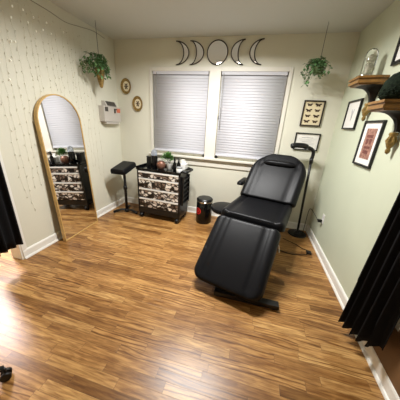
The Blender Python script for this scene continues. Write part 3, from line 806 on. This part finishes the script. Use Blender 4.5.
# ------------------------------------------------------------------ fairy lights on the left wall
t = thing('fairy_light_curtain', 'curtain of clear fairy lights hanging down the left wall', 'fairy lights', (.004, -1.0, 2.34))
cab = spline([(0,-.80,.055),(0,-.55,.02),(0,-.19,.015),(0,.0,.008),(0,.175,-.008),(0,.38,.025),(0,.60,.06),(0,.80,.05)], 8)
tube('top_cable', M['wire_dark'], t, cab, .003, 6)
BR = [(-1.375,2.233),(-1.286,2.245),(-1.405,2.146),(-1.261,2.166),(-1.197,2.226),(-1.068,2.234),(-1.12,2.16),(-1.197,2.123),(-1.037,2.158),(-1.413,1.974),(-1.448,1.967),(-.878,2.223),(-1.488,1.818),(-1.531,1.667)]
ns = 20
for k in range(ns):
    y = -.62 + 1.12*k/(ns-1) + random.uniform(-.02,.02)
    zt = min(cab, key=lambda p: abs(p.y-y)).z
    ln = random.uniform(1.5, 1.95) if y < -.35 or y > .12 else random.uniform(1.0,1.6)
    pts = [Vector((0, y + random.gauss(0,.006), zt - ln*i/16)) for i in range(17)]
    bm = bmesh.new(); bm_tube(bm, pts, .0006, 4)
    for i in range(1, 17):
        p = pts[i] + Vector((.004, random.uniform(-.012,.012), random.uniform(-.03,.03)))
        bm_lathe(bm, [(0,-.007),(.003,-.004),(.0034,.003),(0,.007)], 6, p, mi=1)
        bm_tube(bm, [pts[i], p], .001, 4)
    obj('strand', bm, [M['wire_clear'], M['bulb']], t)
for y, z in BR:
    lathe('bulb', M['bulb_glint'], t, [(0,-.009),(.005,-.006),(.006,.003),(.003,.009),(0,.010)], 10, (.008, y+1.0, z-2.34))

# ------------------------------------------------------------------ curtains
def curtain(name, label, fn, nu, nv, m, parent=None):
    bm = bmesh.new(); g = [[bm.verts.new(fn(i/nu, j/nv)) for j in range(nv+1)] for i in range(nu+1)]
    for i in range(nu):
        for j in range(nv):
            f = bm.faces.new((g[i][j], g[i+1][j], g[i+1][j+1], g[i][j+1])); f.smooth = True
    o = obj(name, bm, m, parent)
    s = o.modifiers.new('thick', 'SOLIDIFY'); s.thickness = .004
    return o
t = thing('doorway_curtain', 'black curtain hanging in the doorway of the left wall', 'curtain', (.06, -1.80, 2.15), group='black curtains')
def cl(u, v):
    y = .005 - .235*u; z = -1.95*v
    return Vector((-.012 + .018*math.sin(u*2*PI*3.5 + .6*v) + .006*math.sin(u*31), y, z - .01*u))
curtain('cloth', '', cl, 60, 24, M['black_cloth'], t)
tube('rod', M['black_metal'], t, [(-.01,.10,.0),(-.01,-1.05,.0)], .011, 10)
bm = bmesh.new()
for y in (.09, -1.04): bm_tube(bm, [(-.01,y,0),(-.06,y,0)], .009, 8)
obj('bracket', bm, M['black_metal'], t)
t = thing('wall_curtain', 'long pleated black curtain hanging along the right wall', 'curtain', (W-.09, -1.66, 2.15), group='black curtains')
def cr(u, v):
    ph = u*2*PI*5.5 + .9*math.sin(u*5) + .5
    y = -.035*(1-v) - .05 - (.27 + .08*v)*u + .05*v + .012*v*math.sin(ph+1)
    x = -.035*v*(1-u) + (.020*v + .010)*math.sin(ph) + .007*v*math.sin(u*2*PI*13+1.3)
    z = -(2.06 - .16*u*u - .010*math.sin(ph))*v
    return Vector((x, y, z))
curtain('cloth', '', cr, 90, 40, M['black_cloth'], t)
tube('rod', M['black_metal'], t, [(0,.02,.0),(0,-.9,.0)], .011, 10)
bm = bmesh.new()
for y in (.0, -.88): bm_tube(bm, [(0,y,0),(.088,y,0)], .009, 8)
obj('bracket', bm, M['black_metal'], t)

# ------------------------------------------------------------------ sockets and cords
def outlet(label, loc, rz):
    t = thing('wall_outlet', label, 'outlet', loc, (0,0,rz), 'wall outlets')
    part('plate', M['white'], t, (-.036, .036, -.006, 0, -.058, .058), bev=.002)
    for z in (-.026, .026): part('socket', M['white_ceramic'], t, (-.017, .017, -.009, -.0062, z-.016, z+.016), bev=.002)
    return t
outlet('white wall outlet with a black plug in the right wall behind the lamp', (W-.001, -.47, .40), math.radians(-90))
outlet('white outlet plate low on the brown panelling behind the curtain edge', (W-.009, -1.935, .43), math.radians(-90))
outlet('white wall outlet between arm rest and drawer trolley', (.46, -.001, .55), 0)
t = thing('lamp_power_cord', 'black power cord from the right wall outlet to the floor by the lamp', 'cord', (W-.012, -.47, .40))
part('plug', M['black_plastic'], t, (-.045, -.002, -.016, .016, -.045, -.01), bev=.004)
tube('wire', M['black_plastic'], t, spline([(-.045,0,-.028),(-.05,.12,-.01),(-.055,.30,-.0),(-.06,.38,-.05),(-.07,.36,-.22),(-.09,.30,-.385),(-.13,.25,-.394),(-.2,.21,-.394)], 6), .004, 6)
t = thing('pedal_power_cord', 'dark cord with an inline box looping on the floor by the right wall', 'cord', (2.80, -.55, 0))
tube('wire', M['black_plastic'], t, spline([(-.12,.16,.005),(.02,.06,.005),(.09,-.02,.005),(.15,-.05,.005),(.165,-.10,.005),(.10,-.16,.005),(-.05,-.20,.005),(-.20,-.16,.005),(-.30,-.05,.005)], 7), .0045, 6)
part('inline_box', M['black_plastic'], t, (.12, .175, -.14, -.085, 0, .028), bev=.006)
t = thing('trolley_power_cord', 'black cord hanging from the outlet behind the drawer trolley', 'cord', (.46, -.012, .55))
part('plug', M['white'], t, (-.018, .018, -.035, 0, .01, .045), bev=.004)
tube('wire', M['black_plastic'], t, spline([(0,-.035,.028),(-.03,-.045,.0),(-.035,-.04,-.06),(.0,-.035,-.09),(.05,-.035,-.06),(.09,-.035,-.2)], 6), .004, 6)

# ------------------------------------------------------------------ world and view
w = bpy.data.worlds.new('night'); SC.world = w; w.use_nodes = True
w.node_tree.nodes['Background'].inputs['Color'].default_value = (.5,.5,.55,1)
w.node_tree.nodes['Background'].inputs['Strength'].default_value = .02
vs = SC.view_settings
vs.view_transform = 'Standard'; vs.look = 'None'; vs.gamma = 1; vs.use_curve_mapping = False
vs.exposure = 0.0
